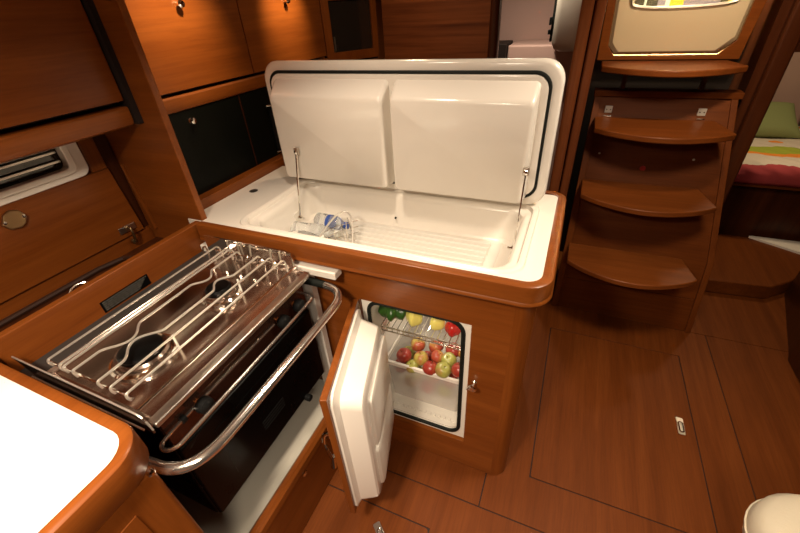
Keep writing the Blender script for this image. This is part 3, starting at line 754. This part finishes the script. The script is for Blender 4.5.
# doorway post between head and companionway
MB().prism(rrect(-.055, -.005, 2.08, 2.20, .018, 4), 'z', 0, 2.02).build('x5', wood('post_veneer', (.13, .035, .012), (.19, .055, .018), (.24, .075, .024), 'z')); bpy.data.objects['x5'].name = 'door_2'; struct(bpy.data.objects['door_2'])
pv = bpy.data.materials['post_veneer']
MB().prism(rrect(.0, .042, 2.10, 2.22, .012, 4), 'z', 0, 2.02).build('x6', pv); bpy.data.objects['x6'].name = 'trim_6'; struct(bpy.data.objects['trim_6'])
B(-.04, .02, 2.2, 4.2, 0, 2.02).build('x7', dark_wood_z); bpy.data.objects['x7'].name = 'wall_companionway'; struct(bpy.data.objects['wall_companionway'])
# head compartment
B(-1.5, -.04, 3.6, 3.64, 0, 2.02).build('x8', pinkwhite); bpy.data.objects['x8'].name = 'wall_head'; struct(bpy.data.objects['wall_head'])
o = B(-.525, -.045, 3.2, 3.595, .0, 1.36).build('moulded_vanity', pinkwhite, None, .015, 3); tag(o, 'pale moulded counter seen through the doorway behind the lid', 'counter')
o = B(-.80, -.53, 3.15, 3.45, 0.0, 1.372).build('dark_niche_box', darkin, None, .004); tag(o, 'dark box at the left end of the pale counter in the doorway', 'box')
c = thing('head_cabinet', 'white rounded wall cabinet hanging inside the doorway beside the post', 'cabinet', (-.16, 3.0, 1.36))
MB().loft([[(p[0], p[1], z) for p in rrect(-.215 + e, -.045, 2.86 + e, 3.2, .035, 5)] for z, e in ((1.345, .05), (1.362, .02), (1.395, .004), (1.95, 0))]).build('cabinet_shell', plain('white_cabinet', (.75, .70, .60), .35), c)
B(-.228, -.216, 2.92, 3.18, 1.40, 1.95).build('black_seal', rubber, c)
B(-.242, -.228, 2.90, 2.95, 1.49, 1.53).build('hinge', blackm, c, .003); B(-.242, -.228, 2.90, 2.95, 1.44, 1.465).build('hinge', blackm, c, .003)

# ================================================================== COMPANIONWAY LADDER
ld = thing('companionway_ladder', 'wooden companionway ladder panel with side rails and curved treads', 'ladder', (.4, 2.1, 0))
def py(z): return 2.09 if z < .465 else 2.09 + .53 * (z - .465)
# lower vertical panel + upper inclined panel
MB().prism([(.095, 0), (.828, 0), (.80, .225), (.097, .225)], 'y', 2.09, 2.11).build('kick_panel', stair_wood, ld, .001)
def rx(z): return .80 - (z - .225) * .10
m = MB()
zz = [.229, .465, 1.175]
front = [[(.097, py(z) , z), (rx(z), py(z), z), (rx(z), py(z) + .02, z), (.097, py(z) + .02, z)] for z in zz]
m.loft(front).build('back_panel', stair_wood, ld)
# side rails standing slightly proud
for nm, fx in (('side_rail', lambda z: (.085, .118)), ('side_rail', lambda z: (rx(z) - .012, rx(z) + .016))):
    lo = []
    for z in (0.0, .465, 1.178):
        a, b_ = fx(z); lo.append([(a, py(z) - .012, z), (b_, py(z) - .012, z), (b_, py(z) + .04, z), (a, py(z) + .04, z)])
    MB().loft(lo).build(nm, stair_wood_z, ld, .003)
B(.08, .735, py(1.19) - .02, py(1.19) + .06, 1.178, 1.208).build('top_rail', stair_wood, ld, .003)
def tread(z, x0, x1, yb, yt, bulge, name='tread'):
    pts = [(x0, yb), (x0, yt)]
    n = 16
    for i in range(1, n):
        u = i / n; x = x0 + .012 + (x1 - x0 - .024) * u
        pts.append((x, yt - .012 - bulge * math.sin(PI * u) ** .85))
    pts += [(x1, yt), (x1 - .04, yb)]
    return MB().prism(pts, 'z', z - .028, z)
for z, x1, yb, yt in ((.472, .693, 2.085, 1.90), (.790, .690, py(.790) - .004, 2.045), (1.085, .690, py(1.085) - .004, 2.19)):
    t_ = tread(z, .105, x1, yb, yt, .115).build('tread', tread_wood, ld, .006, 3)
    for x in (.17, x1 - .13): B(x, x + .018, yb - .10, yb + .01, z - .085, z - .028).build('bracket', stair_wood_z, t_, .003)
for x in (.165, .585):
    hg = MB().box(x - .018, x + .018, py(1.12) - .012, py(1.12) - .004, 1.103, 1.138).build('hinge', hingem, ld, .002)
    B(x - .020, x + .016, py(1.07) - .030, py(1.07) - .006, 1.069, 1.073).build('hinge_leaf', hingem, hg, .001)
    for dx in (-.009, .009): MB().lathe([(.003, 0), (.003, .002)], (x + dx, py(1.12) - .014, 1.12), 'y', 8).build('screw', blackm, hg)
    MB().lathe([(.004, -.018), (.004, .018)], (x, py(1.085) - .012, 1.09), 'x', 8).build('hinge_pin', chrome, hg)
MB().lathe([(.014, -.003), (.014, 0), (.0, .001)], (.385, py(.862) - .004, .860), 'y', 20).build('red_sticker', red_plast, ld)
for x in (.165, .60): MB().lathe([(.005, -.003), (.006, 0)], (x, py(.915) - .004, .915), 'y', 10).build('screw_cap', steel_b, ld)

# top step and the companionway hatch
ts = tread(1.335, .085, .685, 2.56, 2.38, .15).build('top_step', tread_wood, None, .006, 3)
for x in (.20, .55): B(x, x + .02, 2.475, 2.50, 1.209, 1.307).build('support_strut', dark_wood_z, ts)
tag(ts, 'uppermost curved wooden step just below the cream hatch board', 'step')
MB().prism([(.06, 1.336), (.69, 1.336), (.74, 2.0), (.68, 2.0), (.655, 1.42), (.592, 1.355), (.14, 1.355), (.10, 1.405), (.07, 2.0), (.04, 2.0)], 'y', 2.575, 2.63).build('trim_8', wood_x, None, .003); struct(bpy.data.objects['trim_8'])
c = thing('hatch_board', 'cream padded companionway board with chamfered corners and a window', 'hatch board', (.38, 2.6, 1.36))
lo = []
def oct_(e): return [(.14 + e, 1.362 + e), (.592 - e, 1.362 + e), (.652 - e, 1.42 + e), (.678 - e, 1.98), (.07 + e, 1.98), (.102 + e, 1.405 + e)]
inner = [(.19, 1.56), (.58, 1.56), (.61, 1.60), (.62, 1.90), (.14, 1.90), (.15, 1.60)]
MB().loft([[(x, 2.62, z) for x, z in oct_(0)], [(x, 2.585, z) for x, z in oct_(.0)], [(x, 2.565, z) for x, z in oct_(.014)], [(x, 2.562, z) for x, z in oct_(.03)], [(x, 2.562, z) for x, z in inner], [(x, 2.62, z) for x, z in inner]], False, False).build('board', cream, c, .004, 2)
MB().tube([(x, 2.585, z) for x, z in oct_(-.004)], .005, 8, True).build('brass_edge', brass, c)
MB().tube([(x, 2.558, z) for x, z in inner], .009, 8, True, smooth=2).build('window_frame', steel_b, c)
B(.13, .63, 2.60, 2.604, 1.55, 1.91).build('window_pane', plain('clear_acrylic', (.9, .9, .88), .05, trans=.97, ior=1.05), c)
# coloured cloths hanging outside behind the window
cols = [(yellowm, 'bright yellow'), (purplem, 'grey violet'), (olivem, 'dark olive'), (whitel, 'pale'), (olivem, 'dark'), (purplem, 'grey'), (whitel, 'white'), (yellowm, 'broad yellow'), (purplem, 'violet'), (purplem, 'violet grey'), (olivem, 'dark'), (yellowm, 'yellow')]
x = .12
ws = [.035, .03, .045, .012, .05, .035, .02, .06, .035, .12, .03, .05]
cc = thing('striped_awning', 'yellow, violet and dark striped cloth seen through the hatch window', 'cloth', (.38, 2.75, 1.45))
for (mt, nm), w_ in zip(cols, ws):
    B(x, x + w_, 2.72, 2.74, 1.45, 1.98).build('stripe', mt, cc); x += w_
B(.02, .78, 2.76, 2.80, 0, 2.02).build('x9', dark_wood_z); bpy.data.objects['x9'].data.materials[0] = darkin; bpy.data.objects['x9'].name = 'wall_stairwell'; struct(bpy.data.objects['wall_stairwell'])  # near-black instead of wood: shade of the recess painted into the wall colour
# dark engine-box side between ladder and cabin post
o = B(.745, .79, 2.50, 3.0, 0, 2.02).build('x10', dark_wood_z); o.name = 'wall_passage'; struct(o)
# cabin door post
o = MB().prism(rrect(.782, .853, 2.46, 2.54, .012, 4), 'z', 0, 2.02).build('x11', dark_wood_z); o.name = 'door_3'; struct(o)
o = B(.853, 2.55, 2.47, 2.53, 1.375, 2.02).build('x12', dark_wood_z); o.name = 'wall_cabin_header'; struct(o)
o = MB().prism([(1.262, -1.5), (1.262, 2.02), (1.285, 2.09), (1.43, 2.66), (1.60, 2.66), (2.5, 2.5), (2.5, -1.5)], 'z', 0, .9).build('x13', dark_wood_z); o.name = 'wall_starboard'; struct(o)

# ================================================================== AFT CABIN with bed
o = MB()
pts = [(.88, 3.205), (.88, 2.62)] + [(.88 + .09 * (1 - math.cos(a)), 2.62 - .09 * math.sin(a)) for a in [i * PI / 12 for i in range(1, 7)]] + [(1.30, 2.56), (1.42, 2.66), (1.60, 2.86), (1.70, 3.205)]
o.prism(pts, 'z', .0, .10).build('cabin_step', floor_wood, None, .012, 3)
tag(bpy.data.objects['cabin_step'], 'low dark wooden step with a rounded edge at the cabin entrance', 'step')
o = MB().prism([(1.335, 3.19), (1.60, 3.02), (1.66, 3.02), (1.69, 3.20), (1.335, 3.20)], 'z', .1, .115).build('white_floor_corner', gelcoat, None); tag(o, 'white triangular moulded corner on the step below the bed', 'moulding')
bd = thing('berth', 'berth with a striped quilt seen through the cabin doorway', 'bed', (1.6, 3.6, 0))
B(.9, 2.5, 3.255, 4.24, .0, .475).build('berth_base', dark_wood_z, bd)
bd2 = MB()
B(.9, 2.5, 3.21, 4.24, .475, .49).build('berth_board', stair_wood, bd)
q = thing('quilt', 'quilt in white, crimson, orange and lime stripes on the berth', 'quilt', (1.6, 3.2, .49))
m = MB(); lo = []
nx, prof = 30, [(.02, 0), (0, .03), (-.004, .09), (.015, .125), (.06, .145), (.2, .15), (.4, .155), (.7, .155), (1.03, .155)]
random.seed(5)
for i in range(nx + 1):
    x = -.7 + 1.6 * i / nx
    lo.append([(x, y + .004 * math.sin(x * 23 + y * 5), z + (.006 * math.sin(x * 17 + y * 11) if z > .05 else 0)) for y, z in prof] + [(x, 1.03, 0)])
m.loft(lo).build('quilt_cover', quilt, q, local=True, ang=80)
def pillow(loc, rz, s, mat, label):
    m = MB(); lo = []
    N = 14
    for j in range(N + 1):
        v = -1 + 2 * j / N; row = []
        w_ = (1 - abs(v) ** 4) ** .5 if abs(v) < 1 else 0
        for k in range(24):
            a = 2 * PI * k / 24; cx, cz = math.cos(a), math.sin(a)
            row.append((s[0] * math.copysign(abs(cx) ** .5, cx) * (1 - .06 * (1 - v * v)), s[1] * v * (1 - .06 * (1 - cx * cx)), s[2] * cz * (w_ * .95 + .05)))
        lo.append(row)
    m.loft(lo)
    o = m.build('pillow', mat, None, ang=80); o.location = loc; o.rotation_euler = (math.radians(28), 0, rz); tag(o, label, 'pillow'); return o
pillow((1.33, 3.97, .745), .05, (.26, .19, .06), pillow_green, 'large green pillow lying on the striped quilt')
pillow((1.86, 4.02, .76), -.1, (.22, .20, .07), pillow_dark, 'dark teal pillow half hidden to the right of the green pillow')
o = B(.86, 2.55, 4.25, 4.3, .6, 2.02).build('x14', pinkwhite); o.name = 'wall_cabin_back'; struct(o)

# ================================================================== seat corner bottom right
c = thing('upholstered_stool', 'cream leather upholstered stool, one rounded corner at the bottom right', 'stool', (.96, .69, 0), .10)
m = MB()
lo = []
for z, e in ((0.0, .03), (.01, .012), (.03, .003), (.07, .0), (.11, .003), (.135, .014), (.147, .035), (.150, .07)):
    lo.append([(p[0], p[1], z + .30) for p in rrect(-.29 + e, .24 - e, -.30 + e, .25 - e, (.07 + e, .07 + e, .07 + e, .15 + e), 8)])
o = m.loft(lo).build('cushion_pad', fabric_cream, c, local=True, ang=60)
MB().tube([(p[0], p[1], .365) for p in rrect(-.291, .241, -.301, .251, (.07, .07, .07, .15), 8)], .0028, 6, True).build('piping', fabric_cream, c, local=True)
B(-.20, .18, -.22, .18, 0, .302).build('base_box', floor_wood, c, .01, local=True)

# ================================================================== LIGHTS
def area(name, loc, rot, size, power, col, shape='DISK'):
    l = bpy.data.lights.new(name, 'AREA'); l.shape = shape; l.size = size; l.energy = power; l.color = col
    o = bpy.data.objects.new(name, l); COL.objects.link(o); o.location = loc; o.rotation_euler = rot; return o
def spot(name, loc, target, power, angle, blend, col, r=.02):
    l = bpy.data.lights.new(name, 'SPOT'); l.energy = power; l.spot_size = math.radians(angle); l.spot_blend = blend; l.color = col; l.shadow_soft_size = r
    o = bpy.data.objects.new(name, l); COL.objects.link(o); o.location = loc
    o.rotation_euler = (Vector(target) - Vector(loc)).to_track_quat('-Z', 'Y').to_euler(); return o
warm = (1.0, .74, .46); warm2 = (1., .82, .62)
def lamp(name, loc, size, power, col, spread=120):
    o = area(name, loc, (0, 0, 0), size, power, col); o.data.spread = math.radians(spread); return o
lamp('ceiling_lamp_galley', (-.62, -.15, 1.97), .16, 1.5, warm2, 125)
lamp('ceiling_lamp_saloon', (.25, -.50, 1.97), .35, 9, warm2, 130)
lamp('island_fill_light', (-.42, -.26, 1.98), .18, 14, warm2, 150)  # added fill, no fixture: brightens the lid, well and front edges
lamp('ceiling_lamp_well', (-.60, .85, 1.99), .12, 1.6, warm2, 110)
lamp('passage_fill_light', (.45, 1.15, 1.99), .30, 6, warm2, 140)  # added soft fill, no fixture: evens out the light on the floor
lamp('bulkhead_fill_light', (-.75, 1.75, 1.99), .12, 1.6, warm, 165)  # added fill, no fixture: lifts the bulkhead, corner locker and lid top
lamp('ceiling_lamp_aft', (1.3, 3.3, 1.99), .15, 3.5, warm, 150)
lamp('ceiling_lamp_head', (-.38, 2.75, 1.99), .12, 3.8, warm2, 160)
spot('cabinet_spot_front', (-1.02, 1.10, 1.93), (-1.30, 1.10, 1.66), 15, 72, 1, warm)
spot('cabinet_spot_rear', (-1.06, 1.70, 1.93), (-1.30, 1.72, 1.68), 16, 58, 1, warm)
spot('stairwell_lamp', (.50, 1.75, 1.96), (.40, 2.55, 1.42), 16, 100, .8, warm, .05)
lamp('fridge_lamp', (-.38, 1.12, .795), .05, .42, (1, .88, .72), 170)
area('outdoor_light', (.38, 2.66, 1.96), (math.radians(30), 0, 0), .15, 10, (1, .9, .6))
w = bpy.data.worlds.new('world'); SC.world = w; w.use_nodes = True
w.node_tree.nodes['Background'].inputs[0].default_value = (.05, .03, .02, 1); w.node_tree.nodes['Background'].inputs[1].default_value = .3

# ================================================================== CAMERA
cam = bpy.data.cameras.new('camera'); co = bpy.data.objects.new('camera', cam); COL.objects.link(co)
cam.sensor_width = 36; cam.lens = 382.2 / 800 * 36; cam.clip_start = .02
yaw, pitch, roll = -.436275834, .602168693, -.0658476372
fw = Vector((math.sin(yaw) * math.cos(pitch), math.cos(yaw) * math.cos(pitch), -math.sin(pitch)))
r0 = Vector((math.cos(yaw), -math.sin(yaw), 0)); u0 = r0.cross(fw)
rt = r0 * math.cos(roll) + u0 * math.sin(roll); uu = -r0 * math.sin(roll) + u0 * math.cos(roll)
R = Matrix((rt, uu, -fw)).transposed()
co.matrix_world = Matrix.Translation((0, 0, 1.65)) @ R.to_4x4()
SC.camera = co
SC.view_settings.view_transform = 'Standard'; SC.view_settings.look = 'None'
SC.view_settings.gamma = 1; SC.view_settings.exposure = 0.90; SC.view_settings.use_curve_mapping = False
